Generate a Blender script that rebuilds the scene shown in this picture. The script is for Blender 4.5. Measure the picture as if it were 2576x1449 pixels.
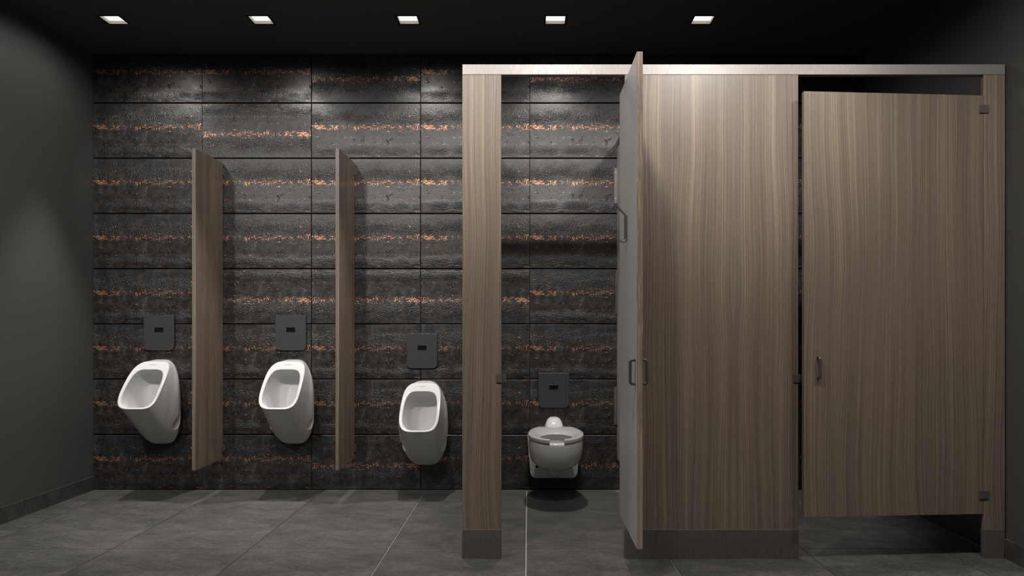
import bpy, bmesh, math, random
import numpy as np
from mathutils import Vector, Matrix
random.seed(4)
PI = math.pi
for o in list(bpy.data.objects): bpy.data.objects.remove(o)
sc = bpy.context.scene
COL = sc.collection

# ------------------------------------------------------------------ measurements (metres; y = 0 is the tiled wall, camera looks along +y)
CD, CZ = 5.5, 1.1855
XL, XR, ZT, YB = -3.174, 2.452, 3.177, -6.6
LX = [-2.686, -1.732, -0.778, 0.176, 1.130]     # ceiling lamps, x
LY_REAR, LY_FRONT = -0.61, -3.0

# ------------------------------------------------------------------ camera
cam = bpy.data.cameras.new('camera'); cam.sensor_width = 36.0; cam.sensor_fit = 'HORIZONTAL'
cam.lens = 36.0 * 1897.5 / 2576
cam.shift_x = -(1329 - 1288) / 2576
cam.shift_y = (823 - 724.5) / 2576
cam.clip_start = 0.05
co = bpy.data.objects.new('camera', cam); COL.objects.link(co)
co.location = (0, -CD, CZ); co.rotation_euler = (PI/2, 0, 0)
sc.camera = co

# ------------------------------------------------------------------ world, view, lamps
w = bpy.data.worlds.new('world'); sc.world = w; w.use_nodes = True
w.node_tree.nodes['Background'].inputs[0].default_value = (0.02, 0.02, 0.02, 1)
sc.view_settings.view_transform = 'Standard'; sc.view_settings.look = 'None'
sc.view_settings.gamma = 1; sc.view_settings.use_curve_mapping = False
sc.view_settings.exposure = 0.0
sc.cycles.use_denoising = True
sc.cycles.max_bounces = 6
sc.cycles.sample_clamp_indirect = 4.0

WARM = (1.0, 0.965, 0.93)
def area_lamp(x, y, z, power, size=0.13, spread=170):
    l = bpy.data.lights.new('lamp_light', 'AREA'); l.shape = 'SQUARE'; l.size = size
    l.energy = power; l.color = WARM; l.spread = math.radians(spread)
    o = bpy.data.objects.new('lamp_light', l); COL.objects.link(o); o.location = (x, y, z)
    return o
def spot_lamp(x, y, z, power, angle, blend, tilt=0.0, radius=0.03):
    l = bpy.data.lights.new('lamp_beam', 'SPOT'); l.spot_size = math.radians(angle); l.spot_blend = blend
    l.energy = power; l.color = WARM; l.shadow_soft_size = radius
    o = bpy.data.objects.new('lamp_beam', l); COL.objects.link(o); o.location = (x, y, z)
    o.rotation_euler = (math.radians(tilt), 0, 0)
    return o
P_FRONT, P_REAR, P_WASH, P_CORE, P_ACCENT = 20, 9.0, 11, 165, 115
for x in LX:
    area_lamp(x, LY_FRONT, ZT - 0.012, P_FRONT)
    spot_lamp(x, LY_REAR, ZT - 0.03, P_REAR, 172, 0.6, 0)             # broad glow
    spot_lamp(x, LY_FRONT, ZT - 0.03, P_CORE, 46, 0.6, 0)
    spot_lamp(x, LY_FRONT, ZT - 0.03, P_ACCENT, 58, 0.9, 62, 0.07)
    spot_lamp(x, LY_REAR, ZT - 0.03, P_WASH, 66, 0.35, 39)       # accent beam turned to the tiled wall
    spot_lamp(x, LY_REAR, ZT - 0.03, P_CORE, 49, 0.6, 0)        # straight down

area_lamp(2.084, LY_FRONT, ZT - 0.012, P_FRONT * 1.1)               # the front row has a sixth lamp by the right wall
spot_lamp(2.084, LY_FRONT, ZT - 0.03, P_CORE, 46, 0.6, 0)

# ------------------------------------------------------------------ node helpers
class NT:
    def __init__(s, name):
        s.m = bpy.data.materials.new(name); s.m.use_nodes = True
        s.t = s.m.node_tree; s.b = s.t.nodes['Principled BSDF']
    def node(s, t, **kw):
        n = s.t.nodes.new(t)
        for k, v in kw.items(): setattr(n, k, v)
        return n
    def link(s, a, b): s.t.links.new(a, b)
    def put(s, sock, v):
        if isinstance(v, (int, float)): sock.default_value = v
        elif isinstance(v, tuple): sock.default_value = v if len(v) == len(sock.default_value) else v + (1,)
        else: s.link(v, sock)
    def math(s, op, a, b=0.0, c=0.0, clamp=False):
        n = s.node('ShaderNodeMath', operation=op); n.use_clamp = clamp
        s.put(n.inputs[0], a); s.put(n.inputs[1], b); s.put(n.inputs[2], c); return n.outputs[0]
    def coord(s): return s.node('ShaderNodeTexCoord').outputs['Object']
    def xyz(s, v):
        n = s.node('ShaderNodeSeparateXYZ'); s.link(v, n.inputs[0]); return n.outputs
    def comb(s, x, y, z):
        n = s.node('ShaderNodeCombineXYZ'); s.put(n.inputs[0], x); s.put(n.inputs[1], y); s.put(n.inputs[2], z); return n.outputs[0]
    def vmul(s, v, k, off=(0, 0, 0)):
        n = s.node('ShaderNodeVectorMath', operation='MULTIPLY_ADD'); s.link(v, n.inputs[0])
        n.inputs[1].default_value = k; s.put(n.inputs[2], off); return n.outputs[0]
    def noise(s, v, scale, detail=2.0, rough=0.5, dist=0.0, col=False):
        n = s.node('ShaderNodeTexNoise'); s.link(v, n.inputs['Vector']); n.inputs['Scale'].default_value = scale
        n.inputs['Detail'].default_value = detail; n.inputs['Roughness'].default_value = rough
        n.inputs['Distortion'].default_value = dist
        return n.outputs['Color' if col else 'Fac']
    def ramp(s, f, stops):
        n = s.node('ShaderNodeValToRGB'); s.link(f, n.inputs[0]); e = n.color_ramp.elements
        while len(e) < len(stops): e.new(0.5)
        for q, (p, c) in zip(e, stops):
            q.position = p; q.color = (c, c, c, 1) if isinstance(c, (int, float)) else c + (1,)
        return n.outputs[0]
    def mix(s, f, a, b, mode='MIX'):
        n = s.node('ShaderNodeMix', data_type='RGBA', blend_type=mode)
        s.put(n.inputs[0], f); s.put(n.inputs[6], a); s.put(n.inputs[7], b); return n.outputs[2]
    def gauss(s, v, mu, sig):
        d = s.math('DIVIDE', s.math('SUBTRACT', v, mu), sig)
        return s.math('EXPONENT', s.math('MULTIPLY', s.math('MULTIPLY', d, d), -0.5))
    def bump(s, h, dist, strength=1.0, normal=None):
        n = s.node('ShaderNodeBump'); n.inputs['Distance'].default_value = dist; n.inputs['Strength'].default_value = strength
        s.link(h, n.inputs['Height'])
        if normal: s.link(normal, n.inputs['Normal'])
        return n.outputs[0]
    def rnd(s):
        return s.node('ShaderNodeObjectInfo').outputs['Random']
    def out(s, color=None, rough=None, metal=None, spec=None, normal=None):
        if color is not None: s.put(s.b.inputs['Base Color'], color)
        if rough is not None: s.put(s.b.inputs['Roughness'], rough)
        if metal is not None: s.put(s.b.inputs['Metallic'], metal)
        if spec is not None: s.put(s.b.inputs['Specular IOR Level'], spec)
        if normal is not None: s.link(normal, s.b.inputs['Normal'])
        return s.m

# ------------------------------------------------------------------ materials
TW, TH = 0.7962, 0.4029        # wall tile pitch
def mat_wall_tile():
    n = NT('copper_flecked_tile'); c = n.coord(); X, Y, Z = n.xyz(c)
    vt = n.math('SUBTRACT', 0.5, n.math('DIVIDE', Z, TH))            # 0 at the tile's top, 1 at its foot
    vt = n.math('ADD', vt, n.math('MULTIPLY', n.math('SUBTRACT', n.noise(c, 3.5, 2), 0.5), 0.05))
    # rough, blistered bands
    patch = n.ramp(n.noise(n.vmul(c, (1, 1, 1.6)), 7, 3), [(0.38, 0.0), (0.6, 1.0)])
    band = n.gauss(vt, 0.27, 0.11)
    R = n.math('MULTIPLY', band, n.math('MULTIPLY_ADD', patch, 0.65, 0.5))
    R2 = n.math('MULTIPLY', n.gauss(vt, 0.86, 0.045), n.math('MULTIPLY_ADD', patch, 0.8, 0.15))
    sp = n.ramp(n.noise(c, 22, 3, 0.6), [(0.60, 0.0), (0.66, 1.0)])
    R3 = n.math('MULTIPLY', n.math('MULTIPLY', sp, 0.5), n.math('ADD', n.gauss(vt, 0.68, 0.06), n.math('MULTIPLY', n.gauss(vt, 0.45, 0.3), 0.25)))
    Rm = n.math('ADD', n.math('MAXIMUM', n.math('MAXIMUM', R, R2), R3), 0.035)
    peb = n.noise(c, 135, 1.5, 0.5, 0.0)
    flow = n.noise(n.vmul(c, (14, 14, 75)), 1.0, 3, 0.6)
    flow2 = n.math('MULTIPLY', flow, n.math('ADD', n.math('MULTIPLY', n.gauss(vt, 0.92, 0.05), 0.45), 0.07))
    h = n.math('ADD', n.math('MULTIPLY', peb, Rm), flow2)
    nor = n.bump(h, 0.0065, 1.0)
    # copper flecks
    clus = n.ramp(n.noise(n.vmul(c, (1, 1, 0.2), (3.1, 0, 0)), 10, 3, 0.65), [(0.34, 0.45), (0.62, 1.0)])
    edge = n.ramp(n.math('MULTIPLY', X, -1.0), [(0.28, 0.0), (0.36, 0.35)])
    clus = n.math('ADD', clus, edge)
    D = n.math('MULTIPLY', n.gauss(vt, 0.43, 0.050), clus)
    D = n.math('ADD', D, n.math('MULTIPLY', n.gauss(vt, 0.245, 0.020), n.ramp(n.noise(c, 11, 2), [(0.52, 0.1), (0.62, 0.75)])))
    D = n.math('ADD', D, n.math('MULTIPLY', n.gauss(vt, 0.63, 0.025), 0.35))
    D = n.math('ADD', D, n.math('MULTIPLY', n.gauss(vt, 0.755, 0.016), 0.50))
    D = n.math('ADD', D, n.math('MULTIPLY', n.gauss(vt, 0.96, 0.014), 0.45))
    D = n.math('ADD', D, n.math('MULTIPLY', n.gauss(vt, 0.5, 0.13), 0.06))
    fl = n.math('ADD', n.math('MULTIPLY', n.noise(c, 100, 3, 0.7, 0.3), 0.72), n.math('MULTIPLY', n.noise(n.vmul(c, (1, 1, 1.5)), 34, 2, 0.5), 0.28))
    fv = n.math('MULTIPLY_ADD', D, 0.145, fl)
    cm = n.ramp(fv, [(0.653, 0.0), (0.667, 1.0)])
    # body colour
    base = n.noise(c, 14, 7, 0.62)
    basec = n.ramp(base, [(0.36, (0.007, 0.0068, 0.0066)), (0.55, (0.022, 0.021, 0.0205)), (0.7, (0.052, 0.049, 0.047))])
    warm = n.noise(c, 46, 3)
    basec = n.mix(n.math('MULTIPLY', n.ramp(warm, [(0.5, 0.0), (0.7, 1.0)]), 0.45), basec, (0.070, 0.062, 0.058))
    dk = n.math('MULTIPLY', n.gauss(vt, 0.85, 0.06), n.ramp(n.noise(n.vmul(c, (1, 1, 2)), 5, 3), [(0.4, 0.2), (0.65, 0.8)]))
    basec = n.mix(n.math('MULTIPLY', dk, 0.85, clamp=True), basec, (0.014, 0.013, 0.012))
    basec = n.mix(n.math('MULTIPLY', n.math('SUBTRACT', 0.5, peb), n.math('MULTIPLY', n.math('MAXIMUM', R, R2), 3.0), clamp=True), basec, (0.009, 0.012, 0.012))
    colr = n.mix(cm, basec, (0.68, 0.315, 0.185))
    rough = n.mix(cm, n.ramp(base, [(0.3, 0.32), (0.7, 0.44)]), (0.42, 0.42, 0.42))
    return n.out(colr, rough, n.math('MULTIPLY', cm, 0.75), 0.62, nor)

def mat_floor_tile(name='floor_stone', k=1.0):
    n = NT(name); c0 = n.coord(); r = n.rnd()
    c = n.vmul(c0, (1, 1, 1), n.comb(n.math('MULTIPLY', r, 0.0), 0, 0))
    big = n.noise(n.vmul(c, (1.0, 1.7, 1.6)), 4.2, 8, 0.68)
    fine = n.noise(n.vmul(c, (1, 1.5, 1)), 38, 8, 0.75)
    f = n.math('ADD', n.math('MULTIPLY', big, 0.55), n.math('MULTIPLY', fine, 0.45))
    col = n.ramp(f, [(0.36, (0.040*k, 0.040*k, 0.037*k)), (0.5, (0.076*k, 0.075*k, 0.071*k)), (0.66, (0.136*k, 0.133*k, 0.126*k))])
    sp = n.ramp(n.noise(n.vmul(c, (1, 2.4, 1)), 75, 2, 0.5), [(0.70, 0.0), (0.74, 1.0)])
    col = n.mix(n.math('MULTIPLY', sp, 0.8), col, (0.3*k, 0.29*k, 0.27*k))
    dk = n.ramp(n.noise(n.vmul(c, (1, 2.4, 1), (5, 0, 0)), 40, 2, 0.5), [(0.70, 0.0), (0.76, 0.8)])
    col = n.mix(dk, col, (0.03*k, 0.03*k, 0.028*k))
    return n.out(col, n.ramp(fine, [(0.3, 0.40), (0.7, 0.52)]), 0, 0.45, n.bump(f, 0.0006, 0.5))

def mat_wood(name='walnut_laminate', mirror=None):
    n = NT(name); c = n.coord(); X, Y, Z = n.xyz(c)
    # the middle pilaster is book-matched: its grain mirrors about one line
    ax = n.math('ABSOLUTE', n.math('SUBTRACT', X, mirror)) if mirror is not None else n.math('ADD', X, 5.0)
    wob = n.noise(n.comb(n.math('MULTIPLY', ax, 2.2), n.math('MULTIPLY', Y, 2.0), n.math('MULTIPLY', Z, 0.75)), 1.0, 1.5, 0.45)
    wob2 = n.noise(n.comb(n.math('MULTIPLY', ax, 9.0), n.math('MULTIPLY', Y, 9.0), n.math('MULTIPLY', Z, 2.4)), 1.0, 2, 0.5)
    u = n.math('ADD', ax, n.math('ADD', n.math('MULTIPLY', wob, 0.10), n.math('MULTIPLY', wob2, 0.012)))
    yy = n.math('MULTIPLY', Y, 1.0)
    g1 = n.noise(n.comb(n.math('MULTIPLY', u, 175.0), n.math('MULTIPLY', yy, 175.0), n.math('MULTIPLY', Z, 0.45)), 1.0, 3, 0.72)
    g2 = n.noise(n.comb(n.math('MULTIPLY', u, 13.0), n.math('MULTIPLY', yy, 13.0), n.math('MULTIPLY', Z, 0.30)), 1.0, 2, 0.5)
    pore = n.noise(n.comb(n.math('MULTIPLY', u, 380.0), n.math('MULTIPLY', yy, 380.0), n.math('MULTIPLY', Z, 26.0)), 1.0, 2, 0.6)
    f = n.math('ADD', n.math('MULTIPLY', g1, 0.66), n.math('MULTIPLY', g2, 0.20))
    f = n.math('ADD', f, n.math('MULTIPLY', pore, 0.14))
    col = n.ramp(f, [(0.38, (0.106, 0.083, 0.070)), (0.46, (0.152, 0.117, 0.089)), (0.54, (0.194, 0.150, 0.110)), (0.64, (0.300, 0.230, 0.158))])
    tint = n.noise(n.comb(n.math('MULTIPLY', u, 22.0), yy, n.math('MULTIPLY', Z, 0.3)), 1.0, 2)
    col = n.mix(n.math('MULTIPLY', n.ramp(tint, [(0.45, 0.0), (0.65, 1.0)]), 0.30), col, (0.130, 0.110, 0.097))
    return n.out(col, 0.38, 0, 0.42, n.bump(pore, 0.0002, 0.4))

def mat_plain(name, col, rough=0.5, metal=0.0, spec=0.5):
    return NT(name).out(col, rough, metal, spec)
def mat_paint(name, col, rough):
    n = NT(name); c = n.coord()
    f = n.noise(c, 1.3, 4)
    k = n.mix(f, tuple(v*0.93 for v in col), tuple(v*1.07 for v in col))
    return n.out(k, rough, 0, 0.35, n.bump(n.noise(c, 260, 2), 0.0002, 0.25))
def mat_brushed(name, col, metal=0.8, rough=0.4):
    n = NT(name); c = n.coord(); X, Y, Z = n.xyz(c)
    g = n.noise(n.comb(n.math('MULTIPLY', X, 420.0), n.math('MULTIPLY', Y, 420.0), n.math('MULTIPLY', Z, 9.0)), 1.0, 3, 0.6)
    k = n.mix(n.ramp(g, [(0.3, 0.0), (0.7, 1.0)]), tuple(v*0.72 for v in col), tuple(v*1.25 for v in col))
    return n.out(k, n.ramp(g, [(0.3, rough+0.08), (0.7, rough-0.08)]), metal, 0.5, n.bump(g, 0.0003, 0.35))
def mat_emit(name, col, s):
    n = NT(name); n.put(n.b.inputs['Base Color'], (0.8, 0.8, 0.8)); n.put(n.b.inputs['Emission Color'], col)
    n.b.inputs['Emission Strength'].default_value = s
    return n.m
def mat_grey_laminate():
    n = NT('grey_laminate'); c = n.coord(); X, Y, Z = n.xyz(c)
    g = n.noise(n.comb(n.math('MULTIPLY', X, 60.0), n.math('MULTIPLY', Y, 60.0), n.math('MULTIPLY', Z, 0.6)), 1.0, 3, 0.6)
    return n.out(n.ramp(g, [(0.3, (0.31, 0.295, 0.277)), (0.7, (0.36, 0.343, 0.322))]), 0.45, 0, 0.4)

M = dict(
    tile=mat_wall_tile(), stone=mat_floor_tile(), wood=mat_wood(), wood_matched=mat_wood('book_matched_walnut', 0.112), grey=mat_grey_laminate(),
    base_stone=mat_floor_tile('baseboard_stone', 0.72),
    wall=mat_paint('dark_paint', (0.072, 0.072, 0.069), 0.55), ceil=mat_paint('black_paint', (0.072, 0.069, 0.065), 0.6),
    joint=mat_plain('black_joint', (0.004, 0.004, 0.004), 0.9), grout=mat_plain('pale_grout', (0.42, 0.42, 0.42), 0.8),
    china=mat_plain('white_china', (0.66, 0.66, 0.65), 0.09, 0, 0.5), seat=mat_plain('white_seat_plastic', (0.50, 0.50, 0.495), 0.16),
    rail=mat_brushed('brushed_nickel', (0.24, 0.218, 0.203), 0.35, 0.45), shoe=mat_brushed('brushed_bronze', (0.115, 0.100, 0.090), 0.2, 0.5),
    hinge=mat_brushed('dark_hinge_metal', (0.115, 0.102, 0.094), 0.3, 0.45),
    bronze=mat_plain('dark_bronze', (0.15, 0.132, 0.120), 0.30, 0.6), steel=mat_brushed('warm_steel', (0.20, 0.172, 0.155), 0.6, 0.36),
    plate=mat_plain('dark_plate_metal', (0.068, 0.069, 0.071), 0.36, 0.35), glass=mat_plain('black_sensor_glass', (0.006, 0.006, 0.006), 0.12),
    frame=mat_plain('black_frame', (0.004, 0.004, 0.004), 0.7), well=mat_plain('cream_reflector', (0.42, 0.40, 0.33), 0.7),
    glow=mat_emit('lamp_panel', (1.0, 0.99, 0.97), 1.7), ink=mat_plain('grey_lettering', (0.22, 0.22, 0.22), 0.4),
    screw=mat_plain('bright_screw', (0.6, 0.58, 0.55), 0.25, 0.9), hole=mat_plain('dark_hole', (0.002, 0.002, 0.002), 0.9),
)

# ------------------------------------------------------------------ mesh helpers
def new_obj(name, me, mat, parent=None, loc=(0, 0, 0), smooth=False, angle=None):
    if mat is not None and not me.materials:
        for m in (mat if isinstance(mat, (list, tuple)) else [mat]): me.materials.append(M[m])
    o = bpy.data.objects.new(name, me); COL.objects.link(o); o.location = loc
    if parent: o.parent = parent
    if smooth: me.shade_smooth()
    if angle: me.set_sharp_from_angle(angle=math.radians(angle))
    return o
def empty(name, label, cat, loc, group=None, rz=0):
    o = bpy.data.objects.new(name, None); COL.objects.link(o); o.location = loc; o.rotation_euler = (0, 0, rz)
    o.empty_display_size = 0.1
    o['label'] = label; o['category'] = cat; o['kind'] = 'thing'
    if group: o['group'] = group
    return o
def box_mesh(name, x0, x1, y0, y1, z0, z1, bevel=0.0, seg=1):
    bm = bmesh.new(); bmesh.ops.create_cube(bm, size=1)
    for v in bm.verts:
        v.co = Vector((x0 + (v.co.x+.5)*(x1-x0), y0 + (v.co.y+.5)*(y1-y0), z0 + (v.co.z+.5)*(z1-z0)))
    if bevel: bmesh.ops.bevel(bm, geom=list(bm.edges), offset=bevel, segments=seg, affect='EDGES', profile=0.5)
    me = bpy.data.meshes.new(name); bm.to_mesh(me); bm.free(); return me
def box(name, x0, x1, y0, y1, z0, z1, mat, parent=None, bevel=0.0, seg=1, origin=None):
    """world-space box; origin (default: its centre) is where the object stands, relative to its parent"""
    c = Vector(origin) if origin else Vector(((x0+x1)/2, (y0+y1)/2, (z0+z1)/2))
    me = box_mesh(name, x0-c.x, x1-c.x, y0-c.y, y1-c.y, z0-c.z, z1-c.z, bevel, seg)
    pl = Vector((0, 0, 0))
    q = parent
    while q is not None: pl += Vector(q.location); q = q.parent
    return new_obj(name, me, mat, parent, c - pl)
def poly_prism(name, pts, y0, y1, bevel=0.0, seg=2):
    """outline in x,z extruded from y0 to y1 (y0 < y1: front face at y0)"""
    bm = bmesh.new(); vs = [bm.verts.new((x, y0, z)) for x, z in pts]
    f = bm.faces.new(vs); r = bmesh.ops.extrude_face_region(bm, geom=[f])
    for e in r['geom']:
        if isinstance(e, bmesh.types.BMVert): e.co.y = y1
    bmesh.ops.recalc_face_normals(bm, faces=bm.faces)
    if bevel:
        es = [e for e in bm.edges if all(abs(v.co.y-y0) < 1e-6 for v in e.verts)]
        bmesh.ops.bevel(bm, geom=es, offset=bevel, segments=seg, affect='EDGES', profile=0.5)
    me = bpy.data.meshes.new(name); bm.to_mesh(me); bm.free(); return me
def sweep(name, path, prof, closed=False):
    """sweep profile (list of 2-D points) along a path; frames kept by parallel transport"""
    P = [Vector(p) for p in path]; n = len(P); bm = bmesh.new(); rings = []
    t0 = (P[1]-P[0]).normalized(); up = Vector((0, 0, 1)) if abs(t0.z) < 0.9 else Vector((0, 1, 0))
    nrm = (up - t0*up.dot(t0)).normalized()
    for i in range(n):
        t = (P[min(i+1, n-1)] - P[max(i-1, 0)]).normalized()
        nrm = (nrm - t*nrm.dot(t)).normalized(); b = t.cross(nrm)
        rings.append([bm.verts.new(P[i] + nrm*a + b*c) for a, c in prof])
    k = len(prof)
    for i in range(n-1):
        for j in range(k): bm.faces.new((rings[i][j], rings[i][(j+1) % k], rings[i+1][(j+1) % k], rings[i+1][j]))
    bm.faces.new(rings[0][::-1]); bm.faces.new(rings[-1])
    bmesh.ops.recalc_face_normals(bm, faces=bm.faces)
    me = bpy.data.meshes.new(name); bm.to_mesh(me); bm.free(); return me
def circ(r, n=12, sx=1, sy=1): return [(r*sx*math.cos(2*PI*i/n), r*sy*math.sin(2*PI*i/n)) for i in range(n)]
def loft(name, loops, cap0=True, cap1=True, closed=True):
    bm = bmesh.new(); R = [[bm.verts.new(tuple(p)) for p in L] for L in loops]; k = len(R[0])
    for i in range(len(R)-1):
        for j in range(k if closed else k-1):
            a = (R[i][j], R[i][(j+1) % k], R[i+1][(j+1) % k], R[i+1][j])
            try: bm.faces.new(a)
            except ValueError: pass
    if cap0: bm.faces.new(R[0][::-1])
    if cap1: bm.faces.new(R[-1])
    bmesh.ops.recalc_face_normals(bm, faces=bm.faces)
    me = bpy.data.meshes.new(name); bm.to_mesh(me); bm.free(); return me
def catmull(ctrl, per=6):
    """ctrl: list of (k,3) arrays -> interpolated list"""
    C = [np.array(c) for c in ctrl]; out = []
    for i in range(len(C)-1):
        p0, p1, p2, p3 = C[max(i-1, 0)], C[i], C[i+1], C[min(i+2, len(C)-1)]
        for s in range(per):
            t = s/per
            out.append(0.5*((2*p1) + (-p0+p2)*t + (2*p0-5*p1+4*p2-p3)*t*t + (-p0+3*p1-3*p2+p3)*t**3))
    out.append(C[-1]); return out
def merge(name, meshes):
    bm = bmesh.new()
    for m in meshes: bm.from_mesh(m)
    me = bpy.data.meshes.new(name); bm.to_mesh(me); bm.free(); return me
def struct(o):
    o['kind'] = 'structure'; return o
def round_path(pts, r, n=6):
    """polyline with rounded corners"""
    P = [Vector(p) for p in pts]; out = [P[0]]
    for i in range(1, len(P)-1):
        a = (P[i-1]-P[i]).normalized(); b = (P[i+1]-P[i]).normalized()
        s, e = P[i]+a*r, P[i]+b*r
        for k in range(n+1):
            t = k/n; out.append(s*(1-t)**2 + P[i]*2*t*(1-t) + e*t*t)
    out.append(P[-1]); return out

# ------------------------------------------------------------------ the room
floor = struct(box('floor', XL, XR, YB, 0.10, -0.08, -0.006, 'grout', origin=(0, 0, 0)))
struct(box('wall_left', XL-0.1, XL, YB, 0.10, 0, ZT, 'wall'))
struct(box('wall_right', XR, XR+0.1, YB, 0.10, 0, ZT, 'wall'))
struct(box('wall_front', XL, XR, YB-0.1, YB, 0, ZT, 'wall'))
wall_back = struct(box('wall_back', XL, XR, 0.012, 0.10, 0, ZT, 'joint', origin=(0, 0, 0)))
ceiling = struct(box('ceiling', XL, XR, YB, 0.10, ZT, ZT+0.1, 'ceil', origin=(0, 0, 0)))
# openings in the ceiling for the recessed lamps
def boolean(o, cutters):
    for c in cutters:
        m = o.modifiers.new('cut', 'BOOLEAN'); m.operation = 'DIFFERENCE'; m.solver = 'EXACT'; m.object = c
    dg = bpy.context.evaluated_depsgraph_get(); dg.update()
    me = bpy.data.meshes.new_from_object(o.evaluated_get(dg))
    o.modifiers.clear(); old = o.data; o.data = me
    for c in cutters: bpy.data.objects.remove(c)
    return me
HS = 0.062
boolean(ceiling, [box('cutter', x-HS-.004, x+HS+.004, LY_REAR-HS-.004, LY_REAR+HS+.004, ZT-0.05, ZT+0.045, None) for x in LX])
for s, nm, x0, x1 in ((-1, 'baseboard_left', XL, XL+0.009), (1, 'baseboard_right', XR-0.009, XR)):
    struct(box(nm, x0, x1, YB, 0.0, 0, 0.101, 'base_stone', bevel=0.0015))

# floor tiles, about 0.74 m square, with open joints
GX, GY, JW = [-2.966 + 0.7386*i for i in range(8)], [-0.734 - 0.7315*i for i in range(9)], 0.0062
xs = [XL + 0.009] + GX + [XR - 0.009]; ys = [0.0] + GY + [YB]
cache = {}
for i in range(len(xs)-1):
    for j in range(len(ys)-1):
        a = xs[i] + (JW/2 if i else 0); b = xs[i+1] - (JW/2 if i < len(xs)-2 else 0)
        c = ys[j+1] + (0.0030 if j < len(ys)-2 else 0); d = ys[j] - (0.0030 if j else 0)
        if d - c < 0.02: continue
        key = (round(b-a, 3), round(d-c, 3))
        if key not in cache: cache[key] = box_mesh('floor_tile', -(b-a)/2, (b-a)/2, -(d-c)/2, (d-c)/2, -0.0055, 0.0, 0.0007)
        new_obj('floor_tile', cache[key], 'stone', floor, ((a+b)/2, (c+d)/2, 0))

# wall tiles: 8 columns x 8 rows; some are laid upside down
FLIP = {(0, 2), (0, 4), (1, 1), (4, 1), (4, 2), (4, 3), (7, 2), (7, 4), (7, 5)}
tm = box_mesh('wall_tile', -TW/2+0.0012, TW/2-0.0012, 0.0, 0.012, -TH/2+0.0042, TH/2-0.0042, 0.0012)
full_edges = [XL + TW*i for i in range(8)] + [XR]
WIDEJ = {2, 3}            # joints that stand a little wider open
tmesh = {}
for r in range(8):
    zt = TH*(8-r)
    zc = zt - TH/2
    for c in range(8):
        xc = XL + TW*(c+0.5)
        l = -TW/2 + (0.0020 if c in WIDEJ else 0.0007); rr = TW/2 - (0.0020 if c+1 in WIDEJ else 0.0007)
        if c == 7: rr = XR - xc
        top, bot = TH/2-0.0042, -TH/2+0.0042
        if r == 0: top = ZT - zc - 0.0005
        f = (r, c) in FLIP
        if f: l, rr, top, bot = -rr, -l, -bot, -top
        key = (round(l, 4), round(rr, 4), round(top, 4), round(bot, 4))
        if key not in tmesh: tmesh[key] = box_mesh('wall_tile', l, rr, 0.0, 0.012, bot, top, 0.0018)
        o = new_obj('wall_tile', tmesh[key], 'tile', wall_back, (xc, 0, zc))
        if f: o.rotation_euler = (0, PI, 0)

# ------------------------------------------------------------------ recessed ceiling lamps
LAMP_WORDS = ['nearest the left wall', 'over the middle urinal', 'over the lowest urinal', 'over the toilet', 'farthest right, above the cubicle front']
for x, wd in zip(LX, LAMP_WORDS):
    t = empty('recessed_ceiling_lamp', 'square recessed ceiling lamp with black frame, ' + wd, 'ceiling lamp', (x, LY_REAR, ZT), 'recessed ceiling lamps')
    F = 0.0745
    fr = merge('frame', [box_mesh('a', -F, -HS, -F, F, -0.002, 0.0, 0.0), box_mesh('a', HS, F, -F, F, -0.002, 0.0),
                         box_mesh('a', -HS, HS, -F, -HS, -0.002, 0.0), box_mesh('a', -HS, HS, HS, F, -0.002, 0.0)])
    new_obj('frame', fr, 'frame', t)
    W = HS + 0.003
    we = merge('reflector', [box_mesh('a', -W, -HS, -W, W, 0.0, 0.021), box_mesh('a', HS, W, -W, W, 0.0, 0.021),
                             box_mesh('a', -HS, HS, -W, -HS, 0.0, 0.021), box_mesh('a', -HS, HS, HS, W, 0.0, 0.021)])
    new_obj('reflector', we, 'well', t)
    new_obj('light_panel', box_mesh('light_panel', -W, W, -W, W, 0.0215, 0.0255), 'glow', t)

# ------------------------------------------------------------------ toilet cubicles
YF = CD - 3.865            # distance of the cubicle front from the tiled wall
YF = -YF
FT = 0.024                 # board thickness
ZD0, ZD1 = 0.228, 2.373
RZ0, RZ1 = 2.479, 2.532
cub = empty('toilet_cubicles', 'walnut laminate toilet cubicle front with brushed metal headrail, left door wide open, right door ajar', 'toilet cubicle', (0.9, YF, 0))
cp = Vector(cub.location)
def two_sided(me):         # grey laminate on the inside (+y) face
    for p in me.polygons: p.material_index = 1 if p.normal.y > 0.9 else 0
for x0, x1 in ((-0.338, -0.1385), (0.495, 1.3832), (2.3345, 2.4425)):
    p = box('pilaster', x0, x1, YF, YF+FT, 0.02, RZ0, ('wood_matched' if x1-x0 > 0.5 else 'wood', 'grey'), cub, 0.001)
    two_sided(p.data)
    box('shoe', x0-0.0015, x1+0.0015 if x1 < 2 else x1-0.004, YF-0.0015, YF+FT+0.0015, 0.0, 0.1487, 'shoe', p, 0.001)
    if x1 < 2:
        z = 0.923
        kp = merge('door_keeper', [box_mesh('a', -0.026, 0.0015, -0.006, 0.0, -0.0205, 0.0205, 0.0006),
                                   box_mesh('a', 0.0015, 0.0245, 0.012, 0.016, -0.0205, 0.0205, 0.0006),
                                   box_mesh('a', 0.0002, 0.0035, -0.006, 0.016, -0.0205, 0.0205, 0.0006)])
        new_obj('door_keeper', kp, 'hinge', p, (x1 - (x0+x1)/2, -FT/2, z - (0.02+RZ0)/2))
box('headrail', -0.338, 2.4425, YF-0.002, YF+FT+0.012, RZ0, RZ1, 'rail', cub, 0.0015)
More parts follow.
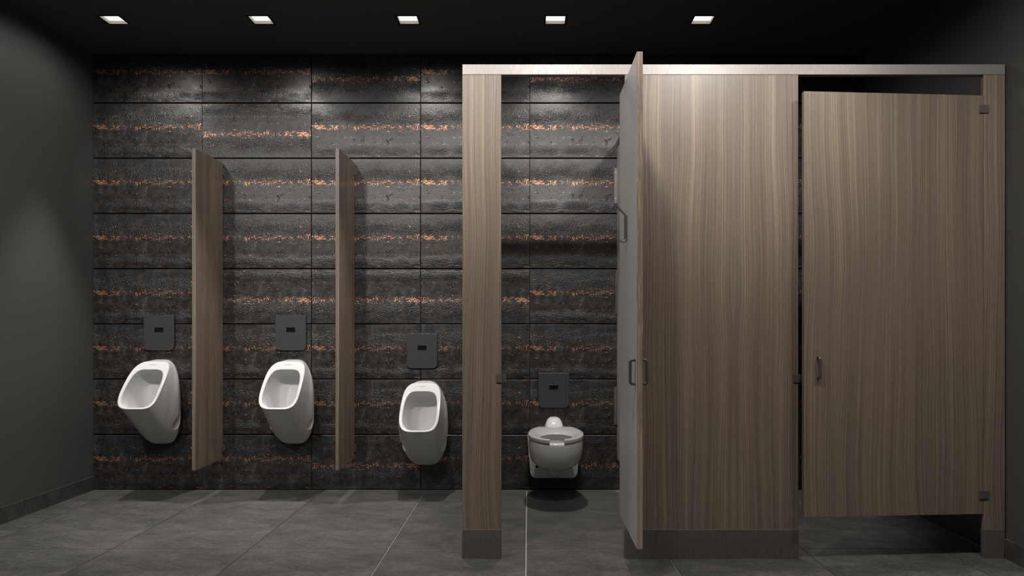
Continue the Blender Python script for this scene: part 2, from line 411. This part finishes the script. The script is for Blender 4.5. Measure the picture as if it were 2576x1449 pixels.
# side panels running back to the tiled wall
for x0, x1 in ((-0.318, -0.294), (0.646, 0.670)):
    p = box('side_panel', x0, x1, YF+FT+0.002, -0.006, ZD0, 2.49, ('grey',), cub, 0.001)
    if x0 > 0:       # tall steel brackets that screw the board to the tiled wall, screws facing the room
        for z0, z1, wd in ((2.084, 2.345, 0.0225), (1.281, 1.603, 0.012), (0.475, 0.745, 0.0215)):
            parts = [box_mesh('a', -wd, 0, -0.009, 0.004, z0, z1, 0.002, 2), box_mesh('a', -0.002, 0.0, -0.03, -0.009, z0, z1)]
            if wd > 0.02:
                for zz in (z0+0.035, z1-0.035):
                    parts.append(sweep('a', [(-wd*0.5, -0.0112, zz), (-wd*0.5, -0.0085, zz)], circ(0.0048, 10)))
            bm_ = merge('wall_bracket', parts)
            bo = new_obj('wall_bracket', bm_, ('steel', 'screw'), p, (x0 - (x0+x1)/2, -(YF+FT+0.002-0.006)/2 - 0.006, -(ZD0+2.49)/2))
            for q in bm_.polygons: q.material_index = 1 if (q.center.y < -0.0093 and q.center.x < -0.004) else 0
    box('side_rail', x0-0.003, x1+0.003, YF+FT+0.014, -0.004, 2.49, 2.536, 'hinge', p, 0.001)

def pull_handle(parent, loc, flip):
    """D-shaped pull on a door face; flip = -1 front (-y), +1 back"""
    hgt, p = 0.1035, 0.024
    path = round_path([(0, 0, -hgt/2), (0, flip*p, -hgt/2), (0, flip*p, hgt/2), (0, 0, hgt/2)], 0.013, 6)
    me = sweep('pull_handle', path, [(a*1.0, b*1.0) for a, b in ((-.0062, -.0048), (-.0048, -.0062), (.0048, -.0062), (.0062, -.0048), (.0062, .0048), (.0048, .0062), (-.0048, .0062), (-.0062, .0048))])
    return new_obj('pull_handle', me, 'bronze', parent, loc, smooth=True, angle=50)
def hinge(parent, x, z):
    me = merge('hinge', [box_mesh('a', -0.0255, 0.0255, -0.0045, 0.0, -0.0205, 0.0205, 0.0007)])
    return new_obj('hinge', me, 'hinge', parent, (x, 0, z))
# right door: hinged on the right, standing slightly open towards the camera; local x runs from free edge (-) to hinge (+)
def make_door(width, hinge_xy, ang, side, label):
    hm = ZD1 - ZD0; T = 0.026
    me = box_mesh('cubicle_door', -width/2, width/2, 0.0, T, -hm/2, hm/2, 0.0012)
    two_sided(me)
    d = new_obj('cubicle_door', me, ('wood', 'grey'), cub)
    d.rotation_euler = (0, 0, ang)
    off = Matrix.Rotation(ang, 4, 'Z') @ Vector((side*width/2, 0, 0))
    d.location = Vector((hinge_xy[0], hinge_xy[1], (ZD0+ZD1)/2)) - off - cp
    d['label'] = label
    return d
zmid = (ZD0+ZD1)/2
W2 = 0.9485
d2 = make_door(W2, (2.3325, YF), math.radians(4.3), 1, 'right door, walnut laminate, slightly ajar')
pull_handle(d2, (-W2/2 + 0.072, 0, 0.982 - zmid), -1)
pull_handle(d2, (-W2/2 + 0.072, 0.026, 0.982 - zmid), 1)
for z in (2.302, 0.327):
    h = hinge(d2, W2/2, z - zmid); h.location.y = -0.002
W1 = 0.612
d1 = make_door(W1, (0.4935, YF-0.004), math.radians(90), 1, 'left door, standing wide open, grey inside face')
# with a 90 degree turn local -y faces +x (walnut outside), local +y faces -x (grey inside)
pull_handle(d1, (-W1/2 + 0.038, 0, 0.990 - zmid), -1)
pull_handle(d1, (-W1/2 + 0.038, 0.026, 0.990 - zmid), 1)
for z in (2.302, 0.327):
    hinge(d1, W1/2 - 0.026, z - zmid)
# coat hook on the grey inside face
hx = -W1/2 + 0.312
hook = merge('coat_hook', [
    sweep('a', [(0, 0.0035, -0.052), (0, 0.0035, 0.058)], [(-.0115, -.0025), (.0115, -.0025), (.0115, .0025), (-.0115, .0025)]),
    sweep('a', round_path([(0, 0.005, 0.030), (0, 0.004, 0.056), (0, 0.058, 0.114)], 0.006, 4), circ(0.0042, 10)),
    sweep('a', [(0, 0.004 + 0.017*(1-math.cos(a)), -0.048 - 0.017*math.sin(a)) for a in [PI*0.80*i/10 for i in range(11)]], circ(0.0036, 10))])
new_obj('coat_hook', hook, 'bronze', d1, (hx, 0.026, 1.652 - zmid), smooth=True, angle=50)

# ------------------------------------------------------------------ urinal privacy screens
def screen(x0, x1, label):
    t = empty('privacy_screen', label, 'partition', ((x0+x1)/2, -0.235, ZD0), 'urinal privacy screens')
    p = box('panel', x0, x1, -0.46, -0.010, ZD0, 2.380, 'wood', t, 0.001)
    for z in (2.315, 0.305):
        br = merge('wall_bracket', [box_mesh('a', 0, 0.003, -0.022, 0.010, -0.025, 0.025, 0.0006), box_mesh('a', 0, 0.0022, -0.0005, 0.0085, -0.025, 0.025),
                                    box_mesh('a', 0.0, 0.007, 0.0065, 0.0095, -0.025, 0.025, 0.0006)])
        o = new_obj('wall_bracket', br, 'hinge', t, (x1 - (x0+x1)/2 + 0.0005, 0.235-0.0105, z - ZD0))
    return t
screen(-2.2475, -2.2225, 'tall walnut privacy screen between the first and second urinals from the left')
screen(-1.289, -1.264, 'tall walnut privacy screen between the middle urinal and the lowest urinal')

# ------------------------------------------------------------------ sensor plates
def rounded(wd, hg, rt, rb, n=8):
    pts = []
    for cx, cz, r, a0 in ((wd/2, hg/2, rt, 0), (-wd/2, hg/2, rt, 90), (-wd/2, -hg/2, rb, 180), (wd/2, -hg/2, rb, 270)):
        sx, sz = math.copysign(1, cx), math.copysign(1, cz)
        for k in range(n+1):
            a = math.radians(a0 + 90*k/n); pts.append((cx - sx*r + r*math.cos(a), cz - sz*r + r*math.sin(a)))
    return pts
def curved_plate(name, pts, thick, bulge, half):
    """plate with a gently rounded front"""
    bm = bmesh.new(); N = 24
    zs = sorted(set(round(p[1], 5) for p in pts))
    # columns across x, clipped to the outline
    me = poly_prism(name, pts, -thick, 0.0, 0.0015, 2)
    return me
PZ = [(-2.685, 1.1435, 'flat dark metal sensor plate above the left urinal'),
      (-1.7275, 1.1435, 'flat dark metal sensor plate above the middle urinal'),
      (-0.7725, 1.0128, 'dark metal sensor plate above the lowest urinal, beside the cubicle'),
      (0.1855, 0.7267, 'dark metal sensor plate above the toilet')]
for x, z, lb in PZ:
    t = empty('sensor_plate', lb, 'flush plate', (x, -0.003, z), 'sensor flush plates')
    new_obj('cover', curved_plate('cover', rounded(0.222, 0.252, 0.002, 0.034), 0.014, 0.0, 0.111), 'plate', t)
    new_obj('sensor_window', poly_prism('sensor_window', rounded(0.064, 0.033, 0.002, 0.002, 2), -0.0152, -0.013, 0.0004), 'glass', t, (0, 0, 0.023))
    new_obj('wall_box', box_mesh('wall_box', -0.08, 0.08, 0.0, 0.003, -0.09, 0.09), 'frame', t)

# ------------------------------------------------------------------ urinals
def sup(t, n): 
    c, s = math.cos(t), math.sin(t)
    return math.copysign(abs(c)**(2/n), c), math.copysign(abs(s)**(2/n), s)
def lerp(a, b, t): return a + (b-a)*t
NA = 96
def ring(z0, z1, wb, wm, wt, n, pf, nb=None):
    """one closed loop; f = 0 foot .. 1 top; half widths wb, wm, wt; pf(f, |x|/w) -> distance from the wall"""
    L = []
    for i in range(NA):
        t = 2*PI*i/NA
        nn = n if math.sin(t) >= 0 or nb is None else nb
        cx, sz = sup(t, nn); f = (sz+1)/2
        wd = (wb*(1-f)*(1-2*f)) + 4*wm*f*(1-f) + wt*f*(2*f-1)
        L.append((cx*wd, -pf(f), z0 + (z1-z0)*f))
    return np.array(L)
def rim_p(z):
    s = (z-0.277)/0.313
    return 0.420 - 0.285*max(s, 0)**1.25 - (0.0 if s > 0 else s*0.1)
def make_urinal(label, x, zfoot):
    t = empty('urinal', label, 'urinal', (x, -0.0005, zfoot), 'white wall-hung urinals')
    R0, R1 = 0.279, 0.592
    rim = lambda inset_s, inset_t, inset_b, dp, n=4.3: ring(R0+inset_b, R1-inset_t, 0.130-inset_s, 0.1380-inset_s, 0.124-inset_s, n, lambda f: rim_p(R0+inset_b + (R1-inset_t-R0-inset_b)*f) + dp)
    A = ring(0.015, 0.590, 0.104, 0.126, 0.100, 3.8, lambda f: 0.0, 4.2)
    A2 = ring(0.004, 0.598, 0.114, 0.143, 0.108, 3.9, lambda f: 0.035, 4.2)
    B = ring(0.0, 0.602, 0.120, 0.1760, 0.118, 3.9, lambda f: 0.045 + 0.085*math.sin(PI*f), 4.2)
    rc = rim(0.0, -0.002, -0.004, -0.016)
    Bm = B*0.5 + rc*0.5
    out = catmull([A, A2, B, Bm, rc], 8)
    ed = [rim(0.0, 0.0, 0.0, -0.008), rim(0.0015, 0.001, 0.001, -0.003), rim(0.005, 0.004, 0.004, 0.0)]
    flat = [rim(0.012, 0.050, 0.0085, 0.0, 4.3), rim(0.017, 0.0535, 0.0105, -0.002, 4.3), rim(0.023, 0.056, 0.0125, -0.009, 4.3)]
    i1 = ring(0.277, 0.535, 0.103, 0.116, 0.102, 3.8, lambda f: lerp(0.350, 0.120, f))
    i2 = ring(0.235, 0.532, 0.099, 0.112, 0.098, 3.6, lambda f: lerp(0.275, 0.095, f))
    i3 = ring(0.175, 0.520, 0.085, 0.104, 0.092, 3.6, lambda f: lerp(0.170, 0.060, f))
    i4 = ring(0.150, 0.480, 0.070, 0.085, 0.075, 3.2, lambda f: lerp(0.100, 0.045, f))
    i5 = ring(0.180, 0.400, 0.030, 0.035, 0.030, 2.6, lambda f: lerp(0.055, 0.042, f))
    inner = catmull([flat[-1], i1, i2, i3, i4, i5], 6)[1:]
    loops = out + ed + catmull([ed[-1], flat[0]], 3)[1:] + flat[1:] + inner
    me = loft('bowl', loops, True, True)
    b = new_obj('bowl', me, 'china', t)
    cutters = []
    for s in (1, -1):     # recessed fixing slots low on each side
        cm = bmesh.new(); bmesh.ops.create_uvsphere(cm, u_segments=28, v_segments=18, radius=1.0)
        for v in cm.verts:
            q = v.co.copy()
            q.z = math.copysign(abs(q.z)**0.85, q.z)
            v.co = Vector((q.x*0.036, q.y*0.040*(0.85 - 0.28*q.z), q.z*0.088))
        cmesh = bpy.data.meshes.new('cutter'); cm.to_mesh(cmesh); cm.free()
        c = bpy.data.objects.new('cutter', cmesh); COL.objects.link(c)
        c.location = (x + s*0.166, -0.120, zfoot + 0.168)
        c.rotation_euler = (math.radians(-14), s*math.radians(14), 0)
        cutters.append(c)
    boolean(b, cutters)
    if not b.data.materials: b.data.materials.append(M['china'])
    b.data.shade_smooth(); b.data.set_sharp_from_angle(angle=math.radians(48))
    # small maker's lettering on the rim's top band
    fc = bpy.data.curves.new('lettering', 'FONT'); fc.body = 'SLOAN'; fc.size = 0.0135; fc.extrude = 0.0003
    fc.align_x = 'CENTER'; fc.align_y = 'CENTER'; fc.space_character = 1.15
    fc.materials.append(M['ink'])
    zt = 0.569; slope = math.atan2(rim_p(zt-0.01)-rim_p(zt+0.01), 0.02)
    tmp = bpy.data.objects.new('lettering_curve', fc); COL.objects.link(tmp)
    dg = bpy.context.evaluated_depsgraph_get(); dg.update()
    lm = bpy.data.meshes.new_from_object(tmp.evaluated_get(dg)); bpy.data.objects.remove(tmp)
    lo = bpy.data.objects.new('lettering', lm); COL.objects.link(lo); lo.parent = t
    lo.location = (0, -rim_p(zt) - 0.0006, zt); lo.rotation_euler = (PI/2 - slope, 0, 0)
    return t
make_urinal('white wall-hung urinal nearest the left wall', -2.658, 0.350)
make_urinal('white wall-hung urinal in the middle, between the two privacy screens', -1.7000, 0.350)
make_urinal('white wall-hung urinal mounted lowest, just left of the cubicle', -0.746, 0.196)

# ------------------------------------------------------------------ toilet
toi = empty('toilet', 'white wall-hung toilet with open-front seat seen through the left cubicle doorway', 'toilet', (0.1855, -0.001, 0.09))
tx, ty, tz = 0, 0, 0.09
def egg(z, wd, pb, pf, n=2.2, cut=None, tilt=0.0, pc=None, K=72):
    L = []
    pc = pc if pc is not None else (pb+pf)/2
    for i in range(K):
        t = 2*PI*i/K; c, s = sup(t, n)
        p = pc + (c*(pf-pc) if c > 0 else c*(pc-pb))
        if cut is not None: p = max(p, cut)
        L.append((s*wd, -p, z + tilt*(0.66-p) - tz))
    return np.array(L)
TL = 0.043
bowl = [egg(0.432, 0.170, 0.10, 0.640, 2.2, 0.0, TL, 0.40), egg(0.424, 0.180, 0.06, 0.648, 2.2, 0.0, TL, 0.40), egg(0.395, 0.184, 0.00, 0.648, 2.2, 0.0, TL, 0.39),
        egg(0.350, 0.180, -0.02, 0.636, 2.25, 0.0, TL*.6, 0.38), egg(0.300, 0.170, -0.02, 0.604, 2.2, 0.0, 0, 0.36), egg(0.262, 0.148, 0.0, 0.560, 2.1, 0.0, 0, 0.34),
        egg(0.232, 0.106, 0.05, 0.500, 2.0, 0.0, 0, 0.32), egg(0.216, 0.058, 0.16, 0.43, 2.0, 0.0, 0, 0.32), egg(0.212, 0.012, 0.26, 0.36, 2.0, 0.0, 0, 0.31)]
outer = catmull(bowl, 5)
inn = [egg(0.432, 0.132, 0.29, 0.612, 2.2, None, TL, 0.44), egg(0.426, 0.124, 0.30, 0.602, 2.2, None, TL, 0.44), egg(0.400, 0.124, 0.30, 0.600, 2.2, None, TL, 0.44),
       egg(0.340, 0.110, 0.31, 0.575, 2.2, None, 0, 0.44), egg(0.275, 0.075, 0.33, 0.50, 2.1, None, 0, 0.41), egg(0.245, 0.04, 0.35, 0.43, 2.0, None, 0, 0.39)]
rimflat = catmull([inn[0], bowl[0]], 2)[1:-1]
loops = catmull(inn, 4)[::-1] + rimflat + outer
new_obj('bowl', loft('bowl', loops), 'china', toi, smooth=True)
# wall plate of the toilet
pl = []
for cx, cz, r, a0 in ((0.192, 0.425-tz, 0.03, 0), (-0.192, 0.425-tz, 0.03, 90), (-0.1725, 0.0, 0.045, 180), (0.1725, 0.0, 0.045, 270)):
    sx = math.copysign(1, cx); sz = 1 if cz > 0.1 else -1
    for k in range(9):
        a = math.radians(a0 + 90*k/8); pl.append((cx - sx*r + r*math.cos(a), cz - sz*r + r*math.sin(a)))
new_obj('mounting_plate', poly_prism('mounting_plate', pl, -0.035, 0.0, 0.007, 3), 'china', toi, smooth=True, angle=40)
for s in (-1, 1):
    me = sweep('bolt_hole', [(0, -0.0362, 0), (0, -0.034, 0)], circ(0.0125, 18))
    new_obj('bolt_hole', me, 'hole', toi, (s*0.122, 0, 0.177-tz))
def blob(cx, p, z, rx, rp, rz):
    bm = bmesh.new(); bmesh.ops.create_uvsphere(bm, u_segments=28, v_segments=16, radius=1.0)
    for v in bm.verts:
        v.co = Vector((cx + v.co.x*rx, -p + v.co.y*rp, z - tz + v.co.z*rz))
    me = bpy.data.meshes.new('a'); bm.to_mesh(me); bm.free(); return me
new_obj('trap', merge('trap', [blob(0.0, 0.20, 0.205, 0.050, 0.12, 0.078), blob(-0.022, 0.17, 0.215, 0.058, 0.12, 0.055)]), 'china', toi, smooth=True)
hump = catmull([egg(0.40, 0.072, -0.02, 0.150, 3.2, 0.0), egg(0.46, 0.069, -0.02, 0.140, 3.2, 0.0), egg(0.495, 0.060, -0.02, 0.118, 3.0, 0.0),
                egg(0.520, 0.046, -0.02, 0.090, 2.6, 0.0), egg(0.531, 0.028, -0.02, 0.060, 2.4, 0.0), egg(0.534, 0.010, -0.01, 0.030, 2.2, 0.0)], 5)
new_obj('inlet_spout', loft('inlet_spout', hump), 'china', toi, smooth=True, angle=50)
# seat: open-front ring swept round
K = 64; sect = []
def zt(p): return 0.462 + TL*(0.66-p)
for i in range(K+1):
    k = i/K
    ao = lerp(0.254, 2*PI-0.254, k); ai = lerp(0.468, 2*PI-0.468, k)
    co_, so_ = math.cos(ao), math.sin(ao); ci, si = math.cos(ai), math.sin(ai)
    xo, po = 0.187*so_, 0.415 + (0.250*co_ if co_ > 0 else 0.335*co_); po = max(po, 0.155)
    xi, pi_ = 0.105*si, 0.475 + 0.128*ci
    o_ = Vector((xo, -po)); q = Vector((xi, -pi_)); pts = []
    def at(f, dz):
        v = o_.lerp(q, f); return (v.x, v.y, zt(-v.y) + dz - tz)
    for f, dz in ((0.03, -0.027), (0.0, -0.022), (0.0, -0.008), (0.02, -0.0025), (0.07, 0.0), (0.25, 0.0), (0.45, -0.001), (0.65, -0.005), (0.82, -0.010), (0.94, -0.0145), (0.985, -0.018), (1.0, -0.022), (0.985, -0.026), (0.9, -0.0275), (0.5, -0.0275)):
        pts.append(at(f, dz))
    sect.append(pts)
new_obj('seat', loft('seat', sect), 'seat', toi, smooth=True, angle=50)
new_obj('seat_hinge', box_mesh('seat_hinge', -0.105, 0.105, -0.160, -0.128, 0.440-tz, 0.478-tz, 0.006, 3), 'seat', toi, smooth=True, angle=40)
